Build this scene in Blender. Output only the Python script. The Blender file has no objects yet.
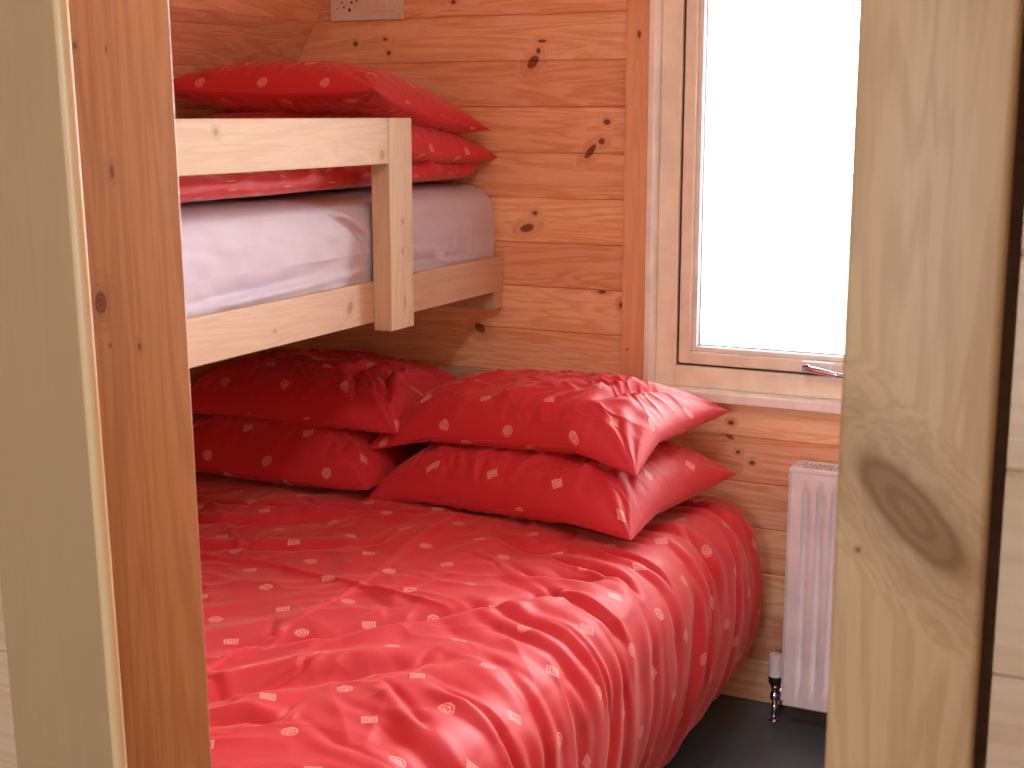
import bpy, bmesh, math, random
import numpy as np
from mathutils import Vector, Matrix, noise
random.seed(7)
SC = bpy.context.scene
COL = SC.collection
R = math.radians

# ------------------------------------------------------------------ camera, world, light, exposure
cam_d = bpy.data.cameras.new('camera')
cam_d.sensor_width = 36.0
cam_d.lens = 36.0 * 1400.0 / 1024.0
cam_d.clip_start = 0.05
cam_d.dof.use_dof = True
cam_d.dof.focus_distance = 2.7
cam_d.dof.aperture_fstop = 16
cam = bpy.data.objects.new('camera', cam_d)
COL.objects.link(cam)
cam.location = (0, 0, 1.43)
cam.rotation_euler = (R(90 - 10.9), 0, R(25.8))
SC.camera = cam

SC.view_settings.view_transform = 'Standard'
SC.view_settings.look = 'None'
SC.view_settings.gamma = 1.0
SC.view_settings.use_curve_mapping = False
SC.view_settings.exposure = 0.0
SC.cycles.max_bounces = 10
SC.cycles.diffuse_bounces = 6
SC.cycles.sample_clamp_indirect = 8.0
SC.cycles.use_denoising = True

world = bpy.data.worlds.new('overcast_sky')
SC.world = world
world.use_nodes = True
wn = world.node_tree.nodes['Background']
wn.inputs[0].default_value = (0.97, 0.98, 1.0, 1)
wn.inputs[1].default_value = 21.0

def portal(name, loc, rot, sx, sy):
    l = bpy.data.lights.new(name, 'AREA')
    l.shape = 'RECTANGLE'; l.size = sx; l.size_y = sy
    l.cycles.is_portal = True
    o = bpy.data.objects.new(name, l); COL.objects.link(o)
    o.location = loc; o.rotation_euler = rot
    return o
portal('bedroom_window_portal', (-0.68, 3.33, 1.36), (R(-90), 0, 0), 0.98, 1.2)
portal('corridor_window_portal', (-0.55, -1.66, 1.4), (R(90), 0, 0), .7, 0.9)

# fill light added to brighten the window wall; its invented fitting is built below
ll = bpy.data.lights.new('added_fill_light', 'AREA'); ll.shape = 'DISK'; ll.size = .26; ll.energy = 9.0; ll.color = (1.0, .96, .95)
lo_ = bpy.data.objects.new('added_fill_light', ll); COL.objects.link(lo_); lo_.location = (-.62, 1.50, 2.235); lo_.rotation_euler = (0, 0, 0)

# ------------------------------------------------------------------ helpers
class MB:
    """collects shapes (world coordinates) into one mesh"""
    def __init__(s): s.bm = bmesh.new()
    def box(s, x0, x1, y0, y1, z0, z1, bev=0.0, seg=2, taper=None):
        r = bmesh.ops.create_cube(s.bm, size=1.0)
        vs = r['verts']
        for v in vs:
            v.co.x = x0 + (v.co.x + .5) * (x1 - x0)
            v.co.y = y0 + (v.co.y + .5) * (y1 - y0)
            v.co.z = z0 + (v.co.z + .5) * (z1 - z0)
        if bev > 0:
            es = list({e for v in vs for e in v.link_edges})
            bmesh.ops.bevel(s.bm, geom=es, offset=bev, segments=seg, profile=0.5, affect='EDGES')
        return s
    def tube(s, pts, r, n=16, caps=True):
        pts = [Vector(p) for p in pts]
        rs = r if isinstance(r, (list, tuple)) else [r] * len(pts)
        rings = []
        up = None
        for i, p in enumerate(pts):
            t = (pts[min(i + 1, len(pts) - 1)] - pts[max(i - 1, 0)])
            if t.length < 1e-9: t = Vector((0, 0, 1))
            t.normalize()
            if up is None: up = Vector((0, 0, 1)) if abs(t.z) < .9 else Vector((1, 0, 0))
            a = t.cross(up).normalized(); b = a.cross(t).normalized(); up = b
            rings.append([s.bm.verts.new(p + (a * math.cos(k * 2 * math.pi / n) + b * math.sin(k * 2 * math.pi / n)) * rs[i]) for k in range(n)])
        for A, B in zip(rings, rings[1:]):
            for k in range(n):
                s.bm.faces.new((A[k], A[(k + 1) % n], B[(k + 1) % n], B[k]))
        if caps:
            s.bm.faces.new(rings[0][::-1]); s.bm.faces.new(rings[-1])
        return s
    def extrude_profile(s, prof, axis, a0, a1):
        """closed profile of 3D points (at coordinate 0 along axis) extruded from a0 to a1"""
        A = []; B = []
        for p in prof:
            q = Vector(p); q[axis] = a0; A.append(s.bm.verts.new(q))
            q = Vector(p); q[axis] = a1; B.append(s.bm.verts.new(q))
        n = len(prof)
        for k in range(n):
            s.bm.faces.new((A[k], A[(k + 1) % n], B[(k + 1) % n], B[k]))
        s.bm.faces.new(A[::-1]); s.bm.faces.new(B)
        return s

def obj(name, mb, mat, parent=None, smooth=False):
    bm = mb.bm if isinstance(mb, MB) else mb
    bmesh.ops.recalc_face_normals(bm, faces=bm.faces)
    me = bpy.data.meshes.new(name)
    if parent is not None:
        off = parent['_w'] if '_w' in parent.keys() else (0, 0, 0)
        bmesh.ops.translate(bm, verts=bm.verts, vec=-Vector(off))
    bm.to_mesh(me); bm.free()
    for m in (mat if isinstance(mat, (list, tuple)) else [mat]): me.materials.append(m)
    for p in me.polygons: p.use_smooth = smooth
    o = bpy.data.objects.new(name, me)
    COL.objects.link(o)
    if parent is not None:
        o.parent = parent
        o['_w'] = parent['_w']
    else:
        o['_w'] = (0.0, 0.0, 0.0)
    return o

def thing(name, loc, label=None, cat=None, group=None, kind=None):
    o = bpy.data.objects.new(name, None)
    o.empty_display_size = .1
    COL.objects.link(o); o.location = loc
    o['_w'] = tuple(float(c) for c in loc)
    return tag(o, label, cat, group, kind)

def tag(o, label=None, cat=None, group=None, kind=None):
    if label: o['label'] = label
    if cat: o['category'] = cat
    if group: o['group'] = group
    if kind: o['kind'] = kind
    return o

def recenter(o, loc):
    """move a top-level mesh's origin to loc without moving its shape"""
    v = Vector(loc)
    o.data.transform(Matrix.Translation(-v)); o.location = v
    return o

# ------------------------------------------------------------------ materials
def srgb(r, g, b):
    f = lambda c: (c / 255 / 12.92) if c / 255 <= .04045 else ((c / 255 + .055) / 1.055) ** 2.4
    return (f(r), f(g), f(b), 1)

class NT:
    def __init__(s, name):
        s.m = bpy.data.materials.new(name); s.m.use_nodes = True
        s.t = s.m.node_tree; s.b = s.t.nodes['Principled BSDF']; s.out = s.t.nodes['Material Output']
    def n(s, typ, **kw):
        nd = s.t.nodes.new(typ)
        for k, v in kw.items(): setattr(nd, k, v)
        return nd
    def l(s, a, b): s.t.links.new(a, b)
    def val(s, inp, v):
        if hasattr(v, 'is_output') or isinstance(v, bpy.types.NodeSocket): s.l(v, inp)
        else: inp.default_value = v
    def math(s, op, a, b=0.0, c=None, clamp=False):
        nd = s.n('ShaderNodeMath', operation=op, use_clamp=clamp)
        s.val(nd.inputs[0], a); s.val(nd.inputs[1], b)
        if c is not None: s.val(nd.inputs[2], c)
        return nd.outputs[0]
    def mix(s, f, a, b, mode='MIX'):
        nd = s.n('ShaderNodeMix', data_type='RGBA', blend_type=mode)
        s.val(nd.inputs[0], f); s.val(nd.inputs[6], a); s.val(nd.inputs[7], b)
        return nd.outputs[2]
    def smooth(s, v, lo, hi, o0=0.0, o1=1.0):
        nd = s.n('ShaderNodeMapRange', interpolation_type='SMOOTHSTEP')
        s.val(nd.inputs[0], v); nd.inputs[1].default_value = lo; nd.inputs[2].default_value = hi
        nd.inputs[3].default_value = o0; nd.inputs[4].default_value = o1
        return nd.outputs[0]
    def noise(s, vec, scale, detail=2.0, rough=.5, dist=0.0):
        nd = s.n('ShaderNodeTexNoise')
        s.l(vec, nd.inputs['Vector']); nd.inputs['Scale'].default_value = scale
        nd.inputs['Detail'].default_value = detail; nd.inputs['Roughness'].default_value = rough
        nd.inputs['Distortion'].default_value = dist
        return nd.outputs['Fac']

DOFF = ((-.82 - .197) / 2, .90, 0)
def plain(name, col, rough=.5, metal=0.0, spec=.5, bump=None):
    t = NT(name); b = t.b
    b.inputs['Base Color'].default_value = col; b.inputs['Roughness'].default_value = rough
    b.inputs['Metallic'].default_value = metal; b.inputs['Specular IOR Level'].default_value = spec
    co = t.n('ShaderNodeTexCoord').outputs['Object']
    v = t.noise(co, 14.0, 3.0)
    c2 = tuple(c * .88 for c in col[:3]) + (1,)
    t.l(t.mix(t.smooth(v, .3, .7), col, c2), b.inputs['Base Color'])
    if bump:
        bn = t.n('ShaderNodeBump'); bn.inputs['Strength'].default_value = bump[1]; bn.inputs['Distance'].default_value = .002
        t.l(t.noise(co, bump[0], 2.0), bn.inputs['Height']); t.l(bn.outputs[0], b.inputs['Normal'])
    return t.m

def pine(name, base, dark, grain='x', board=None, knots=(), kplane=('x', 'z'), off=(0, 0, 0),
         random_knots=True, rough=.42, seed=0.0, contrast=1.0, tone=.16, streaks=(), knot_col=(92, 46, 28), ring=1.0):
    """varnished softwood. grain = axis of the fibres, board = (axis, spacing, start) varies each board,
    knots = (a, b, ra, rb, angle) ellipses in the kplane; off = where this mesh's origin stands"""
    t = NT(name); b = t.b
    co = t.n('ShaderNodeTexCoord').outputs['Object']
    va = t.n('ShaderNodeVectorMath', operation='ADD'); t.l(co, va.inputs[0]); va.inputs[1].default_value = off
    P = va.outputs[0]
    sx = t.n('ShaderNodeSeparateXYZ'); t.l(P, sx.inputs[0]); ax = {'x': sx.outputs[0], 'y': sx.outputs[1], 'z': sx.outputs[2]}
    if board:
        bi = t.math('FLOOR', t.math('DIVIDE', t.math('SUBTRACT', ax[board[0]], board[2]), board[1]))
    else:
        bi = t.math('ADD', 0.0, 0.0)
    wn_ = t.n('ShaderNodeTexWhiteNoise', noise_dimensions='1D'); t.l(t.math('ADD', bi, 3.7 + seed), wn_.inputs['W'])
    rnd = wn_.outputs['Value']
    # stretched coordinates, shifted per board
    cb = t.n('ShaderNodeCombineXYZ')
    sc = {'x': 9.0, 'y': 9.0, 'z': 9.0}; sc[grain] = .75
    for i, a in enumerate('xyz'):
        t.l(t.math('ADD', t.math('MULTIPLY', ax[a], sc[a]), t.math('MULTIPLY', rnd, 17.3 + 5 * i)), cb.inputs[i])
    G = cb.outputs[0]
    # knot distances
    kmask = None; halo = None
    wob = t.noise(P, 60.0, 2.0)
    A = ax[kplane[0]]; B = ax[kplane[1]]
    for (ka, kb, ra, rb, ang) in knots:
        ca, sa = math.cos(R(ang)), math.sin(R(ang))
        da = t.math('SUBTRACT', A, ka); db = t.math('SUBTRACT', B, kb)
        u = t.math('DIVIDE', t.math('ADD', t.math('MULTIPLY', da, ca), t.math('MULTIPLY', db, sa)), ra)
        v = t.math('DIVIDE', t.math('SUBTRACT', t.math('MULTIPLY', db, ca), t.math('MULTIPLY', da, sa)), rb)
        d = t.math('SQRT', t.math('ADD', t.math('MULTIPLY', u, u), t.math('MULTIPLY', v, v)))
        d = t.math('ADD', d, t.math('MULTIPLY', t.math('SUBTRACT', wob, .5), .25))
        kmask = d if kmask is None else t.math('MINIMUM', kmask, d)
    if random_knots:
        cv = t.n('ShaderNodeCombineXYZ')
        ks = {'x': 8.0, 'y': 8.0, 'z': 8.0}; ks[grain] = 3.2
        for i, a in enumerate('xyz'):
            t.l(t.math('ADD', t.math('MULTIPLY', ax[a], ks[a]), t.math('MULTIPLY', rnd, 9.1 + seed)), cv.inputs[i])
        vo = t.n('ShaderNodeTexVoronoi'); t.l(cv.outputs[0], vo.inputs['Vector']); vo.inputs['Scale'].default_value = 1.0
        sp = t.n('ShaderNodeSeparateColor'); t.l(vo.outputs['Color'], sp.inputs[0])
        pick = t.math('GREATER_THAN', sp.outputs[0], .62)
        dd = t.math('DIVIDE', vo.outputs['Distance'], .085)
        dd = t.math('ADD', dd, t.math('MULTIPLY', t.math('SUBTRACT', wob, .5), .6))
        dd = t.math('ADD', dd, t.math('MULTIPLY', t.math('SUBTRACT', 1.0, pick), 50.0))
        kmask = dd if kmask is None else t.math('MINIMUM', kmask, dd)
    if kmask is not None:
        core = t.smooth(kmask, .75, 1.15, 1.0, 0.0)
        halo = t.smooth(kmask, .9, 3.2, 1.0, 0.0)
        # fibres bend round the knots
        vm = t.n('ShaderNodeVectorMath', operation='ADD'); t.l(G, vm.inputs[0])
        cc = t.n('ShaderNodeCombineXYZ'); hh = t.math('MULTIPLY', halo, .5)
        for i in range(3): t.l(hh, cc.inputs[i])
        t.l(cc.outputs[0], vm.inputs[1]); G = vm.outputs[0]
    g1 = t.noise(G, 1.6, 3.0, .55, 1.1)
    rings = t.math('SINE', t.math('MULTIPLY', g1, 46.0))
    rings = t.smooth(rings, -.7, 1.0)
    g2 = t.noise(G, 22.0, 3.0, .6)
    fine = t.smooth(g2, .3, .7)
    broad = t.noise(G, .6, 2.0)
    f = t.math('ADD', t.math('MULTIPLY', rings, .34), t.math('ADD', t.math('MULTIPLY', fine, .22), t.math('MULTIPLY', t.smooth(broad, .3, .7), .3)))
    f = t.math('MULTIPLY', f, contrast, clamp=True)
    col = t.mix(f, base, dark)
    for (axis_, c0, w) in streaks:
        d = t.math('ABSOLUTE', t.math('SUBTRACT', t.math('ADD', ax[axis_], t.math('MULTIPLY', t.math('SUBTRACT', t.noise(P, 4.0), .5), .01)), c0))
        col = t.mix(t.smooth(d, 0.0, w, .5 * contrast, 0.0), col, dark)
    tn = t.math('ADD', 1.0 - tone, t.math('MULTIPLY', rnd, 2 * tone))
    hb = t.n('ShaderNodeHueSaturation'); t.l(tn, hb.inputs['Value']); t.l(col, hb.inputs['Color'])
    t.l(t.math('ADD', .49, t.math('MULTIPLY', rnd, .02)), hb.inputs['Hue'])
    col = hb.outputs[0]
    if kmask is not None:
        col = t.mix(t.math('MULTIPLY', halo, .30), col, tuple(c * .62 for c in dark[:3]) + (1,))
        kc = t.mix(t.math('MULTIPLY', t.smooth(t.math('SINE', t.math('MULTIPLY', kmask, 14.0)), -1, 1), ring), srgb(*knot_col), srgb(*[min(255, int(c * 1.7)) for c in knot_col]))
        col = t.mix(t.math('MULTIPLY', core, .92), col, kc)
    t.l(col, b.inputs['Base Color'])
    b.inputs['Roughness'].default_value = rough
    b.inputs['Specular IOR Level'].default_value = .35
    bn = t.n('ShaderNodeBump'); bn.inputs['Strength'].default_value = .12; bn.inputs['Distance'].default_value = .001
    t.l(g2, bn.inputs['Height']); t.l(bn.outputs[0], b.inputs['Normal'])
    return t.m

def motif_cloth(name, red=(0.62, 0.030, 0.046, 1), spot=(0.92, 0.48, 0.40, 1), rough=.55):
    """satin cotton printed with small scroll and square motifs; UV in metres of cloth"""
    t = NT(name); b = t.b
    uv = t.n('ShaderNodeUVMap'); uv.uv_map = 'cloth'
    sx = t.n('ShaderNodeSeparateXYZ'); t.l(uv.outputs[0], sx.inputs[0])
    P = 0.172
    u = t.math('DIVIDE', sx.outputs[0], P); v = t.math('DIVIDE', sx.outputs[1], P)
    def local(du, dv):
        a = t.math('SUBTRACT', t.math('FRACT', t.math('ADD', u, du)), .5)
        c = t.math('SUBTRACT', t.math('FRACT', t.math('ADD', v, dv)), .5)
        return t.math('MULTIPLY', a, P * 1000), t.math('MULTIPLY', c, P * 1000)     # millimetres
    wobn = t.noise(uv.outputs[0], 260.0, 1.0)
    # motif one: round scroll
    x, y = local(0, 0)
    d = t.math('SQRT', t.math('ADD', t.math('MULTIPLY', x, x), t.math('MULTIPLY', y, y)))
    d = t.math('ADD', d, t.math('MULTIPLY', t.math('SUBTRACT', wobn, .5), 5.0))
    ang = t.math('ARCTAN2', y, x)
    ring = t.math('SINE', t.math('ADD', t.math('MULTIPLY', d, 1.15), ang))
    ring = t.smooth(ring, -.35, .45)
    inside = t.smooth(d, 12.6, 14.0, 1.0, 0.0)
    m1 = t.math('MULTIPLY', inside, t.math('ADD', .16, t.math('MULTIPLY', ring, .74)))
    # motif two: tilted square, nested lines
    x, y = local(.5, .5)
    ca, sa = math.cos(R(28)), math.sin(R(28))
    xr = t.math('ADD', t.math('MULTIPLY', x, ca), t.math('MULTIPLY', y, sa))
    yr = t.math('SUBTRACT', t.math('MULTIPLY', y, ca), t.math('MULTIPLY', x, sa))
    cd = t.math('MAXIMUM', t.math('ABSOLUTE', xr), t.math('MULTIPLY', t.math('ABSOLUTE', yr), 1.25))
    cd = t.math('ADD', cd, t.math('MULTIPLY', t.math('SUBTRACT', wobn, .5), 3.0))
    r2 = t.smooth(t.math('SINE', t.math('MULTIPLY', cd, 1.35)), -.35, .45)
    in2 = t.smooth(cd, 12.0, 13.2, 1.0, 0.0)
    m2 = t.math('MULTIPLY', in2, t.math('ADD', .20, t.math('MULTIPLY', r2, .72)))
    m = t.math('MAXIMUM', m1, m2)
    var = t.noise(uv.outputs[0], 2.5, 2.0)
    base = t.mix(t.smooth(var, .3, .7), red, (red[0] * .90, red[1] * .8, red[2] * .8, 1))
    t.l(t.mix(t.math('MULTIPLY', m, .80), base, spot), b.inputs['Base Color'])
    b.inputs['Roughness'].default_value = rough
    b.inputs['Specular IOR Level'].default_value = .32
    b.inputs['Sheen Weight'].default_value = .45
    b.inputs['Sheen Roughness'].default_value = .4
    b.inputs['Sheen Tint'].default_value = (1, .55, .5, 1)
    bn = t.n('ShaderNodeBump'); bn.inputs['Strength'].default_value = .25; bn.inputs['Distance'].default_value = .004
    t.l(t.noise(uv.outputs[0], 16.0, 3.0, .5, .6), bn.inputs['Height']); t.l(bn.outputs[0], b.inputs['Normal'])
    return t.m

WALL_B, WALL_D = srgb(248, 210, 176), srgb(224, 162, 120)
PALE_B, PALE_D = srgb(208, 186, 160), srgb(186, 158, 126)
BOARD = 0.1115; Z0 = 0.89 - 8 * BOARD

wall_knots = [(-1.465, 1.606, .012, .004, 0), (-1.475, 1.583, .006, .007, 0), (-1.49, 1.556, .02, .012, 50), (-1.28, 1.412 + .083, .001, .001, 0),
              (-1.292, 1.412, .009, .007, 0), (-1.305, 1.366, .009, .008, 0), (-1.335, 1.341, .022, .009, 50), (-1.71, 1.706, .007, .005, 0),
              (-1.505, 1.149, .02, .010, 15), (-1.483, 1.187, .008, .006, 0), (-1.639, .886, .017, .012, -30), (-1.246, .969, .008, .008, 0),
              (-1.30, .998, .011, .004, 0), (-.962, .664, .012, .004, -20), (-.94, .629, .006, .005, 0), (-.905, .606, .008, .006, 0),
              (-.93, .405, .014, .009, 30), (-.90, .33, .010, .008, 0), (-.96, .70, .008, .006, 0), (-2.0, 1.61, .007, .007, 0), (-1.90, 1.585, .006, .006, 0), (-1.91, 1.62, .006, .004, 0)]
M_window_wall = pine('orange_pine_boards', WALL_B, WALL_D, 'x', ('z', BOARD, Z0), wall_knots, random_knots=False, tone=.09, contrast=1.35)
M_left_wall = pine('orange_pine_boards_left', WALL_B, WALL_D, 'y', ('z', BOARD, Z0), (), random_knots=True, seed=2.0, tone=.08, contrast=1.4)
M_ceiling = pine('orange_pine_ceiling', WALL_B, WALL_D, 'y', ('x', BOARD, 0), (), seed=4.0, tone=.1)
M_trim = pine('pine_window_casing', srgb(238, 190, 152), srgb(218, 160, 120), 'z', None, [(-1.205, 1.615, .005, .009, 0), (-1.223, .863, .003, .003, 0)], random_knots=False, tone=.02)
M_partition = pine('washed_pine_boards', srgb(236, 212, 184), srgb(214, 184, 148), 'x', ('z', .1394, 1.0648 - .1394 * 8), (), seed=6.0, tone=.05)
M_arch_r = pine('doorway_pine', srgb(224, 192, 152), srgb(190, 150, 108), 'z', None,
                [(-.148, 1.176, .054, .0175, -46), (-.181, 1.147, .002, .002, 0)], off=DOFF, random_knots=False, tone=.0, contrast=.9, knot_col=(136, 98, 58), ring=.18)
M_arch_l = pine('greyed_flat_pine', srgb(196, 170, 134), srgb(180, 152, 118), 'z', None, (), off=DOFF, random_knots=False, tone=.0, contrast=.3)
M_lining = pine('orange_pine_lining', srgb(206, 152, 100), srgb(174, 114, 68), 'z', None,
                [(.9100, 1.273, .0075, .010, 0), (.955, 1.229, .0022, .004, 0), (.90, 1.485, .002, .003, 0), (.934, 1.382, .0028, .006, 0), (.937, 1.484, .001, .003, 0), (.918, 1.235, .0015, .0015, 0)],
                kplane=('y', 'z'), off=DOFF, random_knots=False, tone=.0, streaks=[('y', .893, .002), ('y', .905, .0025), ('y', .918, .003), ('y', .882, .002)])
M_red = motif_cloth('red_motif_cotton')

def fabric_white():
    t = NT('white_sheet'); b = t.b
    co = t.n('ShaderNodeTexCoord').outputs['Object']
    t.l(t.mix(t.smooth(t.noise(co, 5.0, 3.0), .3, .7), srgb(204, 200, 214), srgb(196, 191, 207)), b.inputs['Base Color'])
    b.inputs['Roughness'].default_value = .75
    bn = t.n('ShaderNodeBump'); bn.inputs['Strength'].default_value = .2; bn.inputs['Distance'].default_value = .003
    t.l(t.noise(co, 30.0, 3.0), bn.inputs['Height']); t.l(bn.outputs[0], b.inputs['Normal'])
    return t.m
M_sheet = fabric_white()
M_cream = plain('cream_window_paint', srgb(246, 240, 224), .35)
M_bead = plain('white_glazing_bead', srgb(240, 240, 240), .3)
M_reveal = plain('white_reveal', srgb(252, 252, 252), .4)  # near-white reveal and sill edge
M_shadow_line = plain('painted_shadow_line', srgb(60, 54, 50), .5)
M_chrome = plain('chrome', srgb(210, 205, 215), .12, 1.0)
M_white = plain('white_enamel', srgb(240, 238, 248), .3)
M_socket = plain('white_plastic', srgb(236, 228, 222), .3)
M_dark = plain('black_plastic', srgb(30, 28, 30), .5)
M_slot = plain('dark_slot', srgb(70, 64, 70), .7)

def floor_mat():
    t = NT('dark_vinyl_floor'); b = t.b
    co = t.n('ShaderNodeTexCoord').outputs['Object']
    t.l(t.mix(t.smooth(t.noise(co, 9.0, 4.0), .3, .7), srgb(80, 98, 108), srgb(68, 84, 94)), b.inputs['Base Color'])
    b.inputs['Roughness'].default_value = .32
    b.inputs['Specular IOR Level'].default_value = .4
    bn = t.n('ShaderNodeBump'); bn.inputs['Strength'].default_value = .05
    t.l(t.noise(co, 300.0, 2.0), bn.inputs['Height']); t.l(bn.outputs[0], b.inputs['Normal'])
    return t.m
M_floor = floor_mat()

def glass_mat():
    t = NT('window_glass')
    tr = t.n('ShaderNodeBsdfTransparent'); gl = t.n('ShaderNodeBsdfGlossy'); gl.inputs['Roughness'].default_value = .02
    fr = t.n('ShaderNodeFresnel'); fr.inputs['IOR'].default_value = 1.45
    co = t.n('ShaderNodeTexCoord').outputs['Object']
    # splashes of dirt
    vo = t.n('ShaderNodeTexVoronoi'); t.l(co, vo.inputs['Vector']); vo.inputs['Scale'].default_value = 16.0
    sp = t.n('ShaderNodeSeparateColor'); t.l(vo.outputs['Color'], sp.inputs[0])
    w = t.noise(co, 90.0, 2.0)
    d = t.math('ADD', vo.outputs['Distance'], t.math('MULTIPLY', t.math('SUBTRACT', w, .5), .35))
    spot = t.math('MULTIPLY', t.smooth(d, .02, .07, 1.0, 0.0), t.math('GREATER_THAN', sp.outputs[0], .8))
    tint = t.mix(spot, (1, 1, 1, 1), (.036, .038, .036, 1))
    t.l(tint, tr.inputs[0])
    mx = t.n('ShaderNodeMixShader'); t.l(fr.outputs[0], mx.inputs[0]); t.l(tr.outputs[0], mx.inputs[1]); t.l(gl.outputs[0], mx.inputs[2])
    t.l(mx.outputs[0], t.out.inputs[0])
    return t.m
M_glass = glass_mat()

# ------------------------------------------------------------------ room shell
WY = 3.2                                   # window wall
PF, PB = 0.925, 1.008                      # partition front and back
XR = 0.05                                  # bedroom right wall
OX0, OX1, OZ0, OZ1 = -1.162, -0.20, 0.775, 1.95   # window frame
HX0, HX1, HZ0, HZ1 = OX0 - .016, OX1 + .016, OZ0 - .024, OZ1 + .016   # hole in the boards
CX0, CX1, CY0 = -1.75, 1.0, -1.65           # corridor
CEIL = 2.3

obj('floor', MB().box(-2.45, CX1 + .1, CY0 - .1, WY + .12, -.08, 0), M_floor)['kind'] = 'structure'

def board_strip(mb, x0, x1, z0, z1, y, th, face=-1, chf=.0032):
    """one tongue-and-groove board running along X; chamfered long edges on the room side"""
    f = face
    prof = [(0, y, z0 + .0003 + chf), (0, y, z1 - .0003 - chf), (0, y - f * chf, z1 - .0003), (0, y - f * th, z1 - .0003), (0, y - f * th, z0 + .0003), (0, y - f * chf, z0 + .0003)]
    mb.extrude_profile(prof, 0, x0, x1)

mb = MB()
z = Z0
while z < CEIL:
    a, b_ = max(z, 0), min(z + BOARD, CEIL)
    z += BOARD
    if b_ - a < .01: continue
    if b_ <= HZ0 or a >= HZ1: board_strip(mb, -2.42, XR + .1, a, b_, WY, .02)
    else:
        board_strip(mb, -2.42, HX0, a, b_, WY, .02); board_strip(mb, HX1, XR + .1, a, b_, WY, .02)
        if a < HZ0 - .01: board_strip(mb, HX0, HX1, a, HZ0, WY, .02)
        if b_ > HZ1 + .01: board_strip(mb, HX0, HX1, HZ1, b_, WY, .02)
y0, y1 = WY + .019, WY + .12
mb.box(-2.42, HX0, y0, y1, 0, CEIL); mb.box(HX1, XR + .1, y0, y1, 0, CEIL)
mb.box(HX0, HX1, y0, y1, 0, HZ0); mb.box(HX0, HX1, y0, y1, HZ1, CEIL)
obj('wall_back', mb, M_window_wall)['kind'] = 'structure'

# curved left wall: boards along Y following the pod's section
sect = [(-2.30, 0.0), (-2.30, 1.12), (-2.292, 1.27), (-2.262, 1.40), (-2.205, 1.53), (-2.105, 1.70), (-1.97, 1.87), (-1.78, 2.04), (-1.52, 2.18), (-1.20, 2.27), (-.9, 2.3)]
def walk(sect, step):
    pts = [Vector((p[0], 0, p[1])) for p in sect]
    out = [pts[0].copy()]; cur = pts[0].copy(); i = 1; need = step
    while i < len(pts):
        d = (pts[i] - cur).length
        if d >= need:
            cur = cur + (pts[i] - cur).normalized() * need; out.append(cur.copy()); need = step
        else:
            need -= d; cur = pts[i].copy(); i += 1
    out.append(pts[-1].copy())
    return out
wp = walk(sect, BOARD)
mbw, mbc = MB(), MB()
for A, B in zip(wp, wp[1:]):
    t_ = (B - A).normalized(); nrm = Vector((t_.z, 0, -t_.x)); c = .0032
    P0, P1 = A + t_ * .0003, B - t_ * .0003
    prof = [P0 + t_ * c, P1 - t_ * c, P1 - nrm * c, P1 - nrm * .02, P0 - nrm * .02, P0 - nrm * c]
    tgt = mbw if A.z < 2.0 else mbc
    tgt.extrude_profile([tuple(p) for p in prof], 1, PB, WY)
    q = [A - nrm * .019, B - nrm * .019, B - nrm * .06 + t_ * .01, A - nrm * .06 - t_ * .01]
    tgt.extrude_profile([tuple(p) for p in q], 1, PB, WY)
obj('wall_left', mbw, M_left_wall)['kind'] = 'structure'
x = -.9
while x < CX1:
    x2 = min(x + BOARD, CX1)
    c = .0032
    mbc.extrude_profile([(x + c, 0, CEIL), (x2 - c, 0, CEIL), (x2, 0, CEIL + c), (x2, 0, CEIL + .02), (x, 0, CEIL + .02), (x, 0, CEIL + c)], 1, CY0, WY)
    x = x2
mbc.box(-2.45, CX1 + .1, CY0 - .1, WY + .12, CEIL + .019, CEIL + .1)
mbc.box(CX0, -.9, CY0, PB, CEIL, CEIL + .02)
obj('ceiling', mbc, M_ceiling)['kind'] = 'structure'
mb = MB().box(XR + .019, XR + .08, PB, WY, 0, CEIL)
z = Z0
while z < CEIL:
    a, b_ = max(z, 0) + .0003, min(z + BOARD, CEIL) - .0003; z += BOARD; c = .0032
    if b_ - a < .01: continue
    mb.extrude_profile([(XR, 0, a + c), (XR, 0, b_ - c), (XR + c, 0, b_), (XR + .02, 0, b_), (XR + .02, 0, a), (XR + c, 0, a)], 1, PB, WY)
obj('wall_right', mb, pine('orange_pine_boards_right', WALL_B, WALL_D, 'y', ('z', BOARD, Z0), (), seed=9.0, tone=.08))['kind'] = 'structure'

# partition with the doorway
AY = .90                                    # architrave front
XL, XO = -.82, -.197                        # opening
DOORTOP = 2.02
mb = MB()
zz = 1.0648 - .1394 * 7
k = -8
while True:
    a = 1.0648 + .1394 * k; b_ = a + .1394; k += 1
    if a > CEIL: break
    a = max(a, 0); b_ = min(b_, CEIL)
    if b_ - a < .01: continue
    for (xa, xb) in ((-2.3, XL - .02), (XO + .103, CX1)):
        board_strip(mb, xa, xb, a, b_, PF, .02)
    if a >= DOORTOP: board_strip(mb, XL - .02, XO + .02, a, b_, PF, .02)
mb.box(-2.4, XL - .02, PF + .019, PB, 0, CEIL); mb.box(XO + .103, CX1, PF + .019, PB - .02, 0, CEIL); mb.box(XO + .02, CX1, PB - .021, PB, 0, CEIL)
mb.box(XO + .02, XO + .103, PF, PB - .02, DOORTOP + .1, CEIL)
mb.box(XL - .02, XO + .02, PF + .019, PB, DOORTOP + .08, CEIL)
obj('wall_front', mb, M_partition)['kind'] = 'structure'

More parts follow.
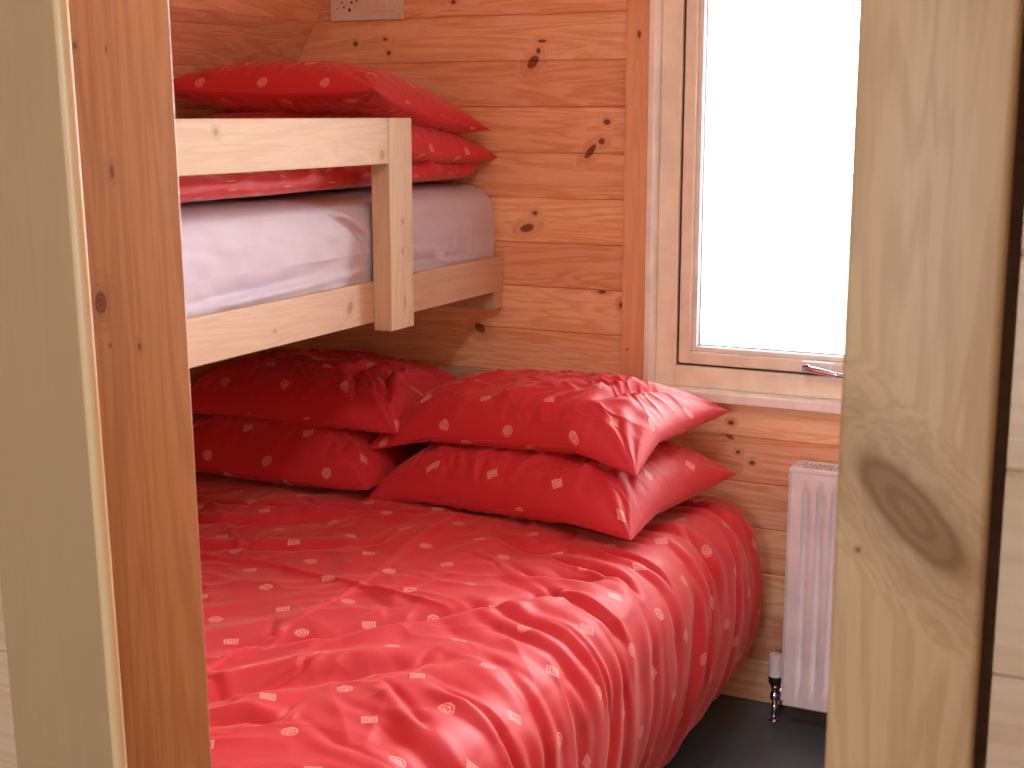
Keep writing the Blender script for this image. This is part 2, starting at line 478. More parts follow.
dr = thing('door_1', ((XL + XO) / 2, AY, 0), kind='structure')
LIN = MB().box(XL - .02, XL, AY + .003, 1.023, 0, DOORTOP + .02, .003)
for v in LIN.bm.verts:
    v.co.y -= (v.co.z - .78) * .012 * min(1, max(0, (1.008 - v.co.y) / .1)); v.co.x -= (v.co.z - .78) * .015
obj('door_lining', LIN, M_lining, dr)
BD = MB().tube([(XL - .003, AY - .001, k_ * .1) for k_ in range(int(DOORTOP * 10) + 1)], .0062, 20)
for v in BD.bm.verts:
    v.co.y -= (v.co.z - .78) * .012; v.co.x -= (v.co.z - .78) * .015
obj('edge_bead', BD, pine('edge_bead_highlight', srgb(250, 224, 180), srgb(240, 204, 150), 'z', None, (), off=DOFF, random_knots=False, tone=0, contrast=.4, rough=.3), dr, True)  # paler than the lining: the edge's bright highlight is put into its colour
obj('door_lining', MB().box(XO, XO + .02, AY + .003, 1.008, 0, DOORTOP + .02, .003), M_lining, dr)
obj('door_lining', MB().box(XL, XO, AY + .003, 1.008, DOORTOP, DOORTOP + .02, .002), M_lining, dr)
def lean(mb, k, ky=0.0, zr=.78, yb=1.008):
    for v in mb.bm.verts:
        v.co.x -= (v.co.z - zr) * k
        v.co.y -= (v.co.z - zr) * ky * min(1, max(0, (yb - v.co.y) / .1))
    return mb
obj('architrave', lean(MB().box(XL - .133, XL - .002, AY, PF, 0, DOORTOP + .1, .005, 4), .015, .012), M_arch_l, dr, True)
obj('architrave', MB().box(XO - .0, XO + .095, AY, AY + .030, 0, DOORTOP + .1, .004, 4), M_arch_r, dr, True)
obj('architrave', MB().box(XL - .002, XO, AY, PF, DOORTOP + .006, DOORTOP + .1, .004, 4), M_arch_l, dr, True)

# corridor shell behind the camera, with its own window in the far end
mb = MB()
WX0, WX1, WZ0, WZ1 = -.9, -.2, .95, 1.85
mb.box(CX0 - .08, CX0, CY0 - .08, PF, 0, CEIL)
obj('wall_corridor_left', mb, M_partition)['kind'] = 'structure'
obj('wall_corridor_right', MB().box(CX1, CX1 + .08, CY0 - .08, PF + .1, 0, CEIL), M_partition)['kind'] = 'structure'
mb = MB().box(CX0 - .08, WX0, CY0 - .08, CY0, 0, CEIL).box(WX1, CX1 + .08, CY0 - .08, CY0, 0, CEIL)
mb.box(WX0, WX1, CY0 - .08, CY0, 0, WZ0).box(WX0, WX1, CY0 - .08, CY0, WZ1, CEIL)
obj('wall_corridor_end', mb, M_partition)['kind'] = 'structure'
w2 = thing('window_2', ((WX0 + WX1) / 2, CY0, WZ0), kind='structure')
def ringbox(x0, x1, z0, z1, w, y0, y1, bev=.003):
    m = MB()
    m.box(x0, x0 + w, y0, y1, z0, z1, bev); m.box(x1 - w, x1, y0, y1, z0, z1, bev)
    m.box(x0 + w - .001, x1 - w + .001, y0, y1, z0, z0 + w, bev); m.box(x0 + w - .001, x1 - w + .001, y0, y1, z1 - w, z1, bev)
    return m
obj('window_frame', ringbox(WX0, WX1, WZ0, WZ1, .05, CY0 - .07, CY0 - .01), M_cream, w2)
obj('window_pane', MB().box(WX0 + .05, WX1 - .05, CY0 - .045, CY0 - .04, WZ0 + .05, WZ1 - .05), M_glass, w2)

# ------------------------------------------------------------------ the window over the radiator
FY = 3.215
w1 = thing('window_1', ((OX0 + OX1) / 2, FY, OZ0), kind='structure')
obj('window_frame', ringbox(OX0, OX1, OZ0, OZ1, .052, FY, FY + .08, .004), M_cream, w1)
m = ringbox(OX0 + .052, OX1 - .052, OZ0 + .052, OZ1 - .052, .006, FY + .012, FY + .05, .0005)
obj('shadow_line', m, M_shadow_line, w1)  # dark ring coloured as the shadow line between frame and sash
sa = obj('sash', ringbox(OX0 + .057, OX1 - .057, OZ0 + .057, OZ1 - .057, .03, FY + .006, FY + .06, .004), M_cream, w1)
obj('glazing_bead', ringbox(OX0 + .087, OX1 - .087, OZ0 + .087, OZ1 - .087, .012, FY + .016, FY + .05, .003), M_bead, sa)
obj('spacer_bar', ringbox(OX0 + .099, OX1 - .099, OZ0 + .099, OZ1 - .099, .005, FY + .034, FY + .046, .001), M_chrome, sa)
obj('glass_pane', MB().box(OX0 + .097, OX1 - .097, FY + .029, FY + .033, OZ0 + .097, OZ1 - .097), M_glass, w1)
# reveal lining and sill edge
obj('window_reveal', MB().box(HX0 + .0005, OX0, 3.172, FY + .08, HZ0 + .0005, HZ1 - .0005, .002), M_reveal, w1)
obj('window_reveal', MB().box(OX1, HX1 - .0005, 3.172, FY + .08, HZ0 + .0005, HZ1 - .0005, .002), M_reveal, w1)
obj('window_reveal', MB().box(OX0, OX1, 3.172, FY + .08, OZ1, HZ1 - .0005, .002), M_reveal, w1)
obj('window_sill', MB().box(OX0, OX1, 3.168, FY + .08, HZ0 + .0005, OZ0, .003), M_reveal, w1)
# handle on the bottom rail of the sash
hx, hz, hy = -.775, OZ0 + .075, FY + .006
h = obj('window_handle', MB().box(hx - .02, hx + .055, hy - .014, hy, hz - .014, hz + .012, .004, 3), M_white, w1, True)
obj('handle_neck', MB().tube([(hx - .004, hy - .012, hz - .002), (hx - .004, hy - .034, hz - .002)], .009, 20), M_chrome, h, True)
obj('handle_lever', MB().tube([(hx - .012, hy - .034, hz - .002), (hx + .02, hy - .036, hz - .004), (hx + .06, hy - .036, hz - .010), (hx + .115, hy - .034, hz - .016)], [.008, .0075, .006, .007], 16), M_chrome, h, True)

obj('trim_1', MB().box(OX0 - .077, HX0, 3.18, WY + .002, 0.30, OZ1 + .07, .003), M_trim)['kind'] = 'structure'
obj('trim_2', MB().box(HX1, OX1 + .077, 3.18, WY + .002, 0.70, OZ1 + .07, .003), M_trim)['kind'] = 'structure'
obj('trim_3', MB().box(HX0, HX1, 3.18, WY + .002, HZ1, HZ1 + .06, .003), M_trim)['kind'] = 'structure'
obj('ground', MB().box(-14, 12, WY + .12, 30, -.6, -.45), plain('pale_gravel', srgb(214, 212, 206), .9))['kind'] = 'structure'

# ------------------------------------------------------------------ bunk bed
RAWK = dict(tone=.0, rough=.6)
bunk = thing('bunk_bed', (-1.9, 2.15, .98), 'pale raw pine bunk with guard rail fixed above the double bed', 'bunk bed')
bo = (-1.9, 2.15, .98)
M_rail = pine('pale_raw_pine_rail', PALE_B, PALE_D, 'y', None, [(1.983, 1.400, .007, .006, 0), (2.535, 1.347, .010, .010, 0), (2.469, 1.032, .008, .014, -30), (2.2, 1.02, .005, .003, 0)],
              ('y', 'z'), bo, False, .6, 1.0, .8, 0.0, knot_col=(120, 92, 70))
M_post = pine('pale_raw_pine_post', PALE_B, PALE_D, 'z', None, [(2.615, 1.204, .005, .005, 0), (2.613, 1.14, .003, .006, 0), (2.62, 1.03, .003, .014, 0)],
              ('y', 'z'), bo, False, .6, 2.0, .8, 0.0, streaks=[('y', 2.615, .003)], knot_col=(120, 92, 70))
M_slat = pine('pale_raw_pine_slat', PALE_B, PALE_D, 'x', None, (), off=bo, seed=3.0, rough=.6, contrast=.8, tone=0)
obj('post', MB().box(-1.57, -1.525, 2.562, 2.660, .972, 1.423, .003, 3), M_post, bunk)
obj('post', MB().box(-1.57, -1.525, 1.16, 1.26, .972, 1.423, .003, 3), M_post, bunk)
obj('guard_rail', MB().box(-1.57, -1.525, 1.26, 2.5615, 1.328, 1.423, .0025, 3), M_rail, bunk)
obj('side_rail', MB().box(-1.612, -1.5702, 1.12, 3.197, .989, 1.077, .0025, 3), M_rail, bunk)
obj('side_rail', MB().box(-2.29, -2.25, 1.12, 3.197, .989, 1.077, .0025, 3), M_rail, bunk)
obj('support_batten', MB().box(-2.28, -1.572, 3.155, 3.198, .943, .9885, .002), M_slat, bunk)
obj('support_batten', MB().box(-2.28, -1.572, 1.12, 1.16, .943, .9885, .002), M_slat, bunk)
for i in range(12):
    yy = 1.22 + i * .162
    obj('slat', MB().box(-2.249, -1.613, yy, yy + .07, .995, 1.013, .002), M_slat, bunk)

# ------------------------------------------------------------------ soft things
def sstep(a, b, x):
    t = np.clip((x - a) / (b - a), 0, 1); return t * t * (3 - 2 * t)

_rng = np.random.RandomState(11)
_perm = _rng.permutation(512); _grad = _rng.rand(512) * 2 * np.pi
def pnoise(x, y, seed=0):
    """smooth 2D gradient noise, about -0.7..0.7"""
    xi = np.floor(x).astype(int); yi = np.floor(y).astype(int)
    xf = x - xi; yf = y - yi
    def g(ix, iy):
        h = _perm[(ix + _perm[(iy + seed * 31) % 512]) % 512]
        return np.cos(_grad[h]), np.sin(_grad[h])
    u = xf ** 3 * (xf * (xf * 6 - 15) + 10); v = yf ** 3 * (yf * (yf * 6 - 15) + 10)
    def d(ix, iy, dx, dy):
        gx, gy = g(ix, iy); return gx * dx + gy * dy
    n00 = d(xi, yi, xf, yf); n10 = d(xi + 1, yi, xf - 1, yf)
    n01 = d(xi, yi + 1, xf, yf - 1); n11 = d(xi + 1, yi + 1, xf - 1, yf - 1)
    return (n00 * (1 - u) + n10 * u) * (1 - v) + (n01 * (1 - u) + n11 * u) * v

def fold(X, Y, pts, w, depth, sharp=1.0, side=0.0, ends=.3):
    """a crease along a polyline: valley with a raised lip on one side; fades at both ends"""
    pts = np.array(pts, float)
    best = np.full(X.shape, 1e9); sd = np.zeros(X.shape); par = np.zeros(X.shape)
    seg = np.diff(pts, axis=0); L = np.sqrt((seg ** 2).sum(1)); T = L.sum(); acc = 0
    for i in range(len(seg)):
        dx, dy = seg[i] / L[i]
        px, py = X - pts[i, 0], Y - pts[i, 1]
        t = np.clip(px * dx + py * dy, 0, L[i])
        ex, ey = px - t * dx, py - t * dy
        d = np.sqrt(ex * ex + ey * ey)
        s = px * dy - py * dx
        m = d < best
        best = np.where(m, d, best); sd = np.where(m, np.sign(s), sd); par = np.where(m, (acc + t) / T, par)
        acc += L[i]
    fade = sstep(0, ends, par) * sstep(0, ends, 1 - par)
    dd = best * np.where(sd == 0, 1, sd)
    h = -depth * np.exp(-(np.abs(dd) / w) ** (2.0 / sharp))
    h += depth * .75 * np.exp(-((dd - side * w * 2.2) / (w * 1.4)) ** 2) * (1 if side else 0)
    return h * fade

def grid_obj(name, P, UV, mat, parent=None, close=False):
    """P (n, m, 3) grid in world space; UV (n, m, 2)"""
    n, m_ = P.shape[:2]
    off = Vector(parent['_w']) if parent is not None else Vector((0, 0, 0))
    me = bpy.data.meshes.new(name)
    verts = (P.reshape(-1, 3) - np.array(off)).tolist()
    idx = np.arange(n * m_).reshape(n, m_)
    f = np.stack([idx[:-1, :-1], idx[1:, :-1], idx[1:, 1:], idx[:-1, 1:]], -1).reshape(-1, 4)
    me.from_pydata(verts, [], f.tolist())
    uvl = me.uv_layers.new(name='cloth')
    li = np.zeros(len(me.loops), int); me.loops.foreach_get('vertex_index', li)
    uvl.data.foreach_set('uv', UV.reshape(-1, 2)[li].ravel())
    for p in me.polygons: p.use_smooth = True
    me.materials.append(mat)
    me.update()
    o = bpy.data.objects.new(name, me); COL.objects.link(o)
    o['_w'] = (0.0, 0.0, 0.0)
    if parent is not None: o.parent = parent; o['_w'] = parent['_w']
    return o

def solidify(o, th):
    s = o.modifiers.new('thickness', 'SOLIDIFY'); s.thickness = th; s.offset = -1
    return o

# ---- double bed frame and mattress
bed = thing('double_bed', (-1.6, 2.15, 0), 'pale pine double bed frame under the red duvet, headboard against window wall', 'bed')
M_bedw = pine('pale_pine_bed', PALE_B, PALE_D, 'y', None, (), off=(-1.6, 2.15, 0), seed=5.0, rough=.6, tone=0)
M_headw = pine('pale_pine_headboard', PALE_B, PALE_D, 'x', None, (), off=(-1.6, 2.15, 0), seed=5.0, rough=.6, tone=0)
obj('side_rail', MB().box(-.99, -.965, 1.18, 3.12, .20, .32, .003), M_bedw, bed)
obj('side_rail', MB().box(-2.28, -2.255, 1.18, 3.12, .20, .32, .003), M_bedw, bed)
obj('foot_rail', MB().box(-2.255, -.99, 1.18, 1.21, .20, .32, .003), M_headw, bed)
obj('headboard', MB().box(-2.285, -1.30, 3.155, 3.197, .30, .778, .004), M_headw, bed)
for (a, b_) in ((-1.04, 1.20), (-1.04, 3.07), (-2.27, 1.20), (-2.27, 3.07)):
    obj('leg', MB().box(a, a + .06, b_, b_ + .06, 0, .20, .003), M_bedw, bed)
obj('bed_base', MB().box(-2.255, -.99, 1.21, 3.12, .27, .305, .002), M_bedw, bed)
mt = obj('mattress', MB().box(-2.27, -.985, 1.21, 3.14, .307, .485, .03, 4), M_sheet, None, True)
tag(recenter(mt, (-1.6, 2.15, .307)), 'double mattress hidden under the red duvet of the lower bed', 'mattress')

# ---- duvet over the double bed
def make_duvet():
    y0, y1 = 1.13, 3.175
    W = 1.30                                   # flat width up to the rounded edge
    rc = .125; qa = rc * math.pi / 2
    drop = .30
    S = W + qa + drop
    ns, nt = 520, 560
    s = np.linspace(0, S, ns)[:, None] * np.ones((1, nt)); t = np.linspace(y0, y1, nt)[None, :] * np.ones((ns, 1))
    x0 = -2.275
    top = .535
    a = np.clip((s - W) / rc, 0, math.pi / 2)
    fl = s < W; dr = s > W + qa; cr = ~fl & ~dr
    X = np.where(fl, x0 + s, x0 + W + rc * np.sin(a)); Z = np.where(fl, top, top - rc * (1 - np.cos(a)))
    dn = np.clip(s - W - qa, 0, None)
    Z = Z - dn
    nx = np.where(fl, 0, np.sin(a)); nz = np.where(fl, 1, np.cos(a))
    # puffy crown, sagging under the pillows, side bulges then tucks in
    crown = .022 * np.sin(np.clip(s / (W + .1), 0, 1) * math.pi) ** .7
    crown -= .018 * sstep(2.62, 2.9, t) * sstep(W + .05, W - .1, s)
    ud = dn / drop
    bulge = .016 * np.sin(np.clip(ud, 0, 1) * math.pi * .9) - .050 * ud ** 2
    h = crown * (s < W + qa) + bulge * dr
    # --- creases on top (places in metres on the bed)
    XX, YY = X, t
    f = np.zeros_like(s)
    f += fold(XX, YY, [(-1.50, 1.45), (-1.302, 1.614), (-1.148, 1.811), (-1.053, 1.915), (-.99, 1.93)], .020, .022, 1.2, -1, .3)
    f += fold(XX, YY, [(-1.42, 1.74), (-1.27, 1.898), (-1.193, 2.026), (-1.134, 2.11), (-1.073, 2.198), (-1.02, 2.31), (-.93, 2.35)], .016, .020, 1.1, 1, .25)
    f += fold(XX, YY, [(-1.365, 1.55), (-1.354, 1.817), (-1.357, 2.165), (-1.395, 2.449), (-1.414, 2.72)], .007, -.008, 1.5, 0, .15)
    f += fold(XX, YY, [(-1.90, 2.10), (-1.729, 2.146), (-1.579, 2.17), (-1.373, 2.145), (-1.255, 2.133), (-1.109, 2.118)], .009, -.010, 1.4, 0, .15)
    f += fold(XX, YY, [(-2.2, 2.56), (-2.0, 2.50), (-1.80, 2.52), (-1.60, 2.60), (-1.44, 2.63)], .018, .016, 1.2, 1)
    f += fold(XX, YY, [(-2.15, 2.40), (-1.95, 2.36), (-1.75, 2.42), (-1.62, 2.50)], .014, .012, 1.2, -1)
    f += fold(XX, YY, [(-2.12, 2.58), (-1.9, 2.43), (-1.70, 2.24), (-1.60, 2.12)], .010, -.010, 1.3, 0)
    f += fold(XX, YY, [(-2.0, 2.25), (-1.8, 2.2), (-1.6, 2.28), (-1.45, 2.38)], .014, .012, 1.2, -1)
    f += fold(XX, YY, [(-1.10, 1.80), (-1.02, 1.74), (-.93, 1.66)], .010, .012, 1.2, 1)
    f += fold(XX, YY, [(-1.35, 1.46), (-1.20, 1.58), (-1.12, 1.60)], .012, .012, 1.2, -1)
    f += fold(XX, YY, [(-1.2, 2.42), (-1.1, 2.36), (-1.0, 2.40), (-.92, 2.46)], .013, .012, 1.2, 1)
    f += fold(XX, YY, [(-1.30, 2.56), (-1.18, 2.50), (-1.06, 2.54)], .014, .010, 1.2, -1)
    # --- folds running over the edge and down the side
    edge = sstep(W - .28, W + .06, s)
    rs = np.random.RandomState(5)
    ed = [(1.42, .00), (1.60, .05), (1.74, .02), (1.87, .06), (1.99, .04), (2.10, .10), (2.21, .07), (2.33, .12), (2.44, .10), (2.56, .12), (2.66, .07), (2.78, .08), (2.90, .05), (3.02, .03)]
    for i, (yc, lean) in enumerate(ed):
        w = .012 + rs.rand() * .016; dep = .003 + rs.rand() * .006
        st = W - .02 - rs.rand() * .22
        cy = yc + lean * (1.1 - (s - st) / .45) + .012 * np.sin((s - st) * 14 + i * 2)
        dl = (t - cy)
        amp = sstep(st, st + .16, s) * (1 - .35 * sstep(S - .25, S, s))
        prof = -np.exp(-(np.abs(dl) / w) ** 1.6) + .8 * np.exp(-((dl - w * 1.9) / (w * 1.2)) ** 2) + .35 * np.exp(-((dl + w * 1.9) / (w * 1.3)) ** 2)
        f += dep * amp * prof
    rs = np.random.RandomState(21)
    for i in range(32):
        t0 = 1.35 + 1.75 * (i + rs.rand() * 1.6 - .3) / 32; s0 = W - .02 - rs.rand() ** 1.5 * .26
        ln = .18 + rs.rand() * .35; k1 = .05 + rs.rand() * .22; k2 = rs.rand() * .12 - .05
        pl = [(s0, t0), (s0 + ln * .3, t0 - ln * .3 * k1 * 2.2), (s0 + ln * .65, t0 - ln * (.3 * k1 * 2.2 + .35 * k1)), (s0 + ln, t0 - ln * (.3 * k1 * 2.2 + .35 * k1 + .35 * k2))]
        sd_ = 1 if rs.rand() > .35 else -1
        f += fold(s, t, pl, .005 + rs.rand() * .011, .003 + rs.rand() ** 1.5 * .012, 1.0 + rs.rand() * .5, sd_, .35)
    for i in range(26):
        t0 = 1.4 + rs.rand() * 1.25; s0 = .2 + rs.rand() * .95; an = .3 + rs.rand() * 1.0 + (1.2 if rs.rand() > .7 else 0); ln = .10 + rs.rand() * .22
        pl = [(s0, t0), (s0 + ln * .5 * math.cos(an), t0 + ln * .5 * math.sin(an)), (s0 + ln * math.cos(an + .3), t0 + ln * math.sin(an + .3))]
        f += fold(s, t, pl, .005 + rs.rand() * .007, .003 + rs.rand() * .005, 1.3, 1, .4)
    # loose cloth noise: ridged, stretched roughly along the pulls
    a1 = pnoise(XX * 5 + t * 2.2, t * 3.4 - XX * 1.0, 1); f += .010 * (np.abs(a1) * 2 - .4) * (1 - .5 * edge)
    c1, s1 = math.cos(.7), math.sin(.7)
    q1 = (XX * c1 + t * s1); q2 = (-XX * s1 + t * c1)
    wq = .5 * pnoise(q1 * 4, q2 * 4, 3)
    r1 = 1 - np.abs(pnoise(q1 * 3.2 + wq, q2 * 9 + wq * 2, 2)) * 2.6
    f += .0055 * np.clip(r1, 0, 1) ** 2 * (1 - edge)
    r2 = 1 - np.abs(pnoise(q1 * 9 + wq * 3, q2 * 5 + wq, 7)) * 2.6
    f += .004 * np.clip(r2, 0, 1) ** 2
    r3 = pnoise(s * 4 + 5, t * 15 + pnoise(s * 5, t * 4, 9) * 1.5, 5)
    f += .008 * r3 * edge
    # calm down under the pillows
    under = sstep(2.70, 2.82, t) * sstep(W - .0, W - .12, s)
    f *= .8 * (1 - .85 * under)
    h = h + f
    h = h * (1 - .6 * sstep(3.06, 3.17, t) * (s > W))
    X = X + nx * h - .035 * sstep(3.05, 3.175, t) ** 2 * (~fl) * np.clip((s - W) / .1, 0, 1)
    Z = Z + nz * h
    # hem wavers
    Z += dr * ud * (.012 * np.sin(t * 9) + .012 * pnoise(t * 5, s * 0, 4)) + dr * ud * .04 * sstep(2.9, 1.9, t) * 0
    # falls over the foot
    ft = sstep(1.30, 1.13, t)
    Z = Z - .13 * ft ** 1.5 * (Z > .25)
    # head end dips to the wall
    Z = Z - .05 * sstep(3.09, 3.175, t) ** 2 * (s < W + qa)
    X = np.minimum(X, -.83)
    Z = np.maximum(Z, .06)
    # keep the cloth over the mattress
    Z = np.where((s < W), np.maximum(Z, .497), Z)
    P = np.stack([X, t, Z], -1)
    # cloth coordinates, print turned a few degrees
    th = R(-5)
    U = np.stack([(s * math.cos(th) - t * math.sin(th)), (s * math.sin(th) + t * math.cos(th))], -1)
    return P, U
P, U = make_duvet()
dv = grid_obj('duvet', P, U, M_red)
solidify(dv, .012)
recenter(dv, (-1.6, 2.15, .5))
tag(dv, 'large rumpled red duvet with small pale motifs hanging over the double bed edge', 'duvet')

# ---- pillows
def make_pillow(name, c, w, d, th, rot=(0, 0, 0), seed=0, label='', group=None, mat=None, shape=None, uvrot=0.0, crease=(), uo=(0, 0), n=190, pinch=.07, ymax=3.15, wk=1.0):
    """c centre; w along X, d along Y, th full thickness; a closed cushion with drawn-out corners and puckered seams"""
    g = np.linspace(-1, 1, n); g = np.sin(g * math.pi / 2) * .55 + g * .45
    A, B = np.meshgrid(g, g, indexing='ij')
    out = []
    for sgn in (1, -1):
        ea = 1 - np.abs(A) ** 2.6; eb = 1 - np.abs(B) ** 2.6
        T = np.clip(ea * eb, 0, None) ** .50
        x = A * w / 2 * (1 - pinch * (1 - B ** 2) * np.abs(A) ** 2)
        y = B * d / 2 * (1 - pinch * (1 - A ** 2) * np.abs(B) ** 2)
        z = sgn * th / 2 * T * (1.0 if sgn > 0 else .75)
        # wrinkles radiating from corners and along the seams
        wr = np.zeros_like(A)
        rs = np.random.RandomState(seed * 7 + (1 if sgn > 0 else 2))
        for (ca, cb) in ((1, 1), (1, -1), (-1, 1), (-1, -1)):
            ang = np.arctan2((cb - B) * cb * d, (ca - A) * ca * w)
            rr = np.sqrt(((ca - A) * w / 2) ** 2 + ((cb - B) * d / 2) ** 2)
            k = 7 + rs.randint(0, 4)
            wr += .0075 * np.cos(ang * k * 1.6 + rs.rand() * 6 + pnoise(A * 3, B * 3, seed + 1) * 2) * np.exp(-(rr / .13) ** 2) * sstep(0, .04, rr)
        se = np.exp(-((1 - np.abs(B)) * d / 2 / .035)) * sstep(0.0, .10, 1 - np.abs(B))
        wr += .0065 * pnoise(A * w * 24 + 3, B * 2 + A, seed + 2) * np.exp(-((1 - np.abs(B)) * d / 2 / .06)) * sstep(0.0, .10, 1 - np.abs(B)) * 2
        se = np.exp(-((1 - np.abs(A)) * w / 2 / .04)) * sstep(0.0, .10, 1 - np.abs(A))
        wr += .004 * pnoise(B * d * 26 + 9, A * 2, seed + 3) * se * 2
        q = pnoise(A * 2.4 + seed * 3.3, B * 2.0, seed + 4); r = 1 - np.abs(pnoise(A * 3 + q * 1.2, B * 2.2 + q, seed + 5)) * 2.8
        wr += .011 * np.clip(r, 0, 1) ** 2 * T
        r = 1 - np.abs(pnoise(A * 5 + B * 3 + q * 2, B * 3 - A * 2, seed + 8)) * 4
        wr += .006 * np.clip(r, 0, 1) ** 2 * T
        wr += .008 * q * T
        for (pts, wd, dep, side) in crease:
            if sgn > 0: wr += fold(A * w / 2, B * d / 2, pts, wd, dep, 1.2, side)
        z = z + sgn * wr * wk * np.clip(T * 1.4, 0, 1)
        out.append((x, y, z))
    def arc(x, y, z):
        n2 = n // 2
        du = np.sqrt(np.diff(x, axis=0) ** 2 + np.diff(z, axis=0) ** 2); u_ = np.concatenate([np.zeros((1, n)), np.cumsum(du, 0)]); u_ -= u_[n2:n2 + 1]
        dv = np.sqrt(np.diff(y, axis=1) ** 2 + np.diff(z, axis=1) ** 2); v_ = np.concatenate([np.zeros((n, 1)), np.cumsum(dv, 1)], 1); v_ -= v_[:, n2:n2 + 1]
        return np.stack([u_, v_], -1).reshape(-1, 2)
    arcs = []
    R3 = Matrix.Rotation(rot[2], 3, 'Z') @ Matrix.Rotation(rot[1], 3, 'Y') @ Matrix.Rotation(rot[0], 3, 'X')
    M = np.array(R3)
    Ps = []
    for (x, y, z) in out:
        if shape is not None: x, y, z = shape(x, y, z, A, B)
        arcs.append(arc(x, y, z))
        q = np.stack([x, y, z], -1) @ M.T
        q = q + np.array(c); over = np.clip(q[..., 1] - (ymax - .03), 0, None); q[..., 1] = q[..., 1] - over + .03 * (1 - np.exp(-over / .03))
        Ps.append(q)
    me = bpy.data.meshes.new(name)
    idx = np.arange(n * n).reshape(n, n); f1 = np.stack([idx[:-1, :-1], idx[1:, :-1], idx[1:, 1:], idx[:-1, 1:]], -1).reshape(-1, 4)
    # weld the border: the lower sheet reuses the upper sheet's rim
    idb = idx + n * n
    rim = np.zeros((n, n), bool); rim[0] = rim[-1] = True; rim[:, 0] = rim[:, -1] = True
    idb2 = np.where(rim, idx, idb)
    f2 = np.stack([idb2[:-1, :-1], idb2[:-1, 1:], idb2[1:, 1:], idb2[1:, :-1]], -1).reshape(-1, 4)
    V = np.concatenate([Ps[0].reshape(-1, 3), Ps[1].reshape(-1, 3)]) - np.array(c)
    uv1 = arcs[0] + np.array(uo); uv2 = arcs[1] + np.array(uo) + np.array([.37, .21])
    cu, su = math.cos(uvrot), math.sin(uvrot)
    UVv = np.concatenate([uv1, uv2]); UVv = np.stack([UVv[:, 0] * cu - UVv[:, 1] * su, UVv[:, 0] * su + UVv[:, 1] * cu], -1)
    keep = np.ones(len(V), bool); keep[(n * n) + idx[rim]] = False
    new = np.cumsum(keep) - 1
    F = np.concatenate([f1, f2]); F = new[F]
    me.from_pydata(V[keep].tolist(), [], F.tolist())
    UVk = UVv[keep]
    uvl = me.uv_layers.new(name='cloth')
    li = np.zeros(len(me.loops), int); me.loops.foreach_get('vertex_index', li)
    uvl.data.foreach_set('uv', UVk[li].ravel())
    for p in me.polygons: p.use_smooth = True
    me.materials.append(mat or M_red); me.update()
    o = bpy.data.objects.new(name, me); COL.objects.link(o); o.location = c
    tag(o, label, 'pillow', group)
    return o

def settle(lo, droop=.03, corner=.0):
    """underside flattened on what it lies on, seams sagging towards it; corner = extra sag of the near corners"""
    def sh(x, y, z, A, B):
        e = np.maximum(np.abs(A), np.abs(B)) ** 5
        z = np.maximum(z, lo + .15 * (z - lo) * (z < lo))
        c = np.clip(np.abs(A) - .55, 0, 1) * np.clip(-B - .35, 0, 1) * 3.4
        return x, y, z - droop * e * (.65 - .35 * B) - corner * c
    return sh

GP = 'red pillows stacked at the head of the double bed'
make_pillow('pillow', (-1.965, 2.885, .618), .66, .52, .185, (R(-2), 0, 0), 3, 'lower dark shaded red pillow of the left stack beside curved wall', GP, shape=settle(-.06, .035), uo=(.05, .03))
make_pillow('pillow', (-1.95, 2.935, .742), .66, .46, .165, (R(-1), R(0), R(2)), 4, 'upper red pillow of the left stack, below the bunk', GP, shape=settle(-.055, .03, .01), uo=(.09, .12),
            crease=[([(.30, -.2), (.22, -.05), (.24, .1)], .012, .02, 1), ([(.22, -.22), (.15, -.1), (.17, .03)], .012, .015, -1)])
make_pillow('pillow', (-1.295, 2.885, .612), .71, .51, .185, (R(-2), R(-2), R(-8)), 5, 'lower red pillow of the right stack, lying on the duvet', GP, shape=settle(-.06, .035, .025), uo=(.02, .07),
            crease=[([(.36, -.2), (.26, -.1), (.28, .05)], .012, .012, -1)])
make_pillow('pillow', (-1.325, 2.93, .742), .72, .47, .165, (R(-2), R(-3.2), R(-7)), 6, 'topmost bright red pillow of the right stack below the window', GP, shape=settle(-.055, .03, .05), uo=(.06, .01),
            crease=[([(.05, -.15), (.12, .0), (.2, .12)], .010, .010, 1), ([(.20, -.18), (.24, -.02), (.30, .12)], .012, .014, -1)])

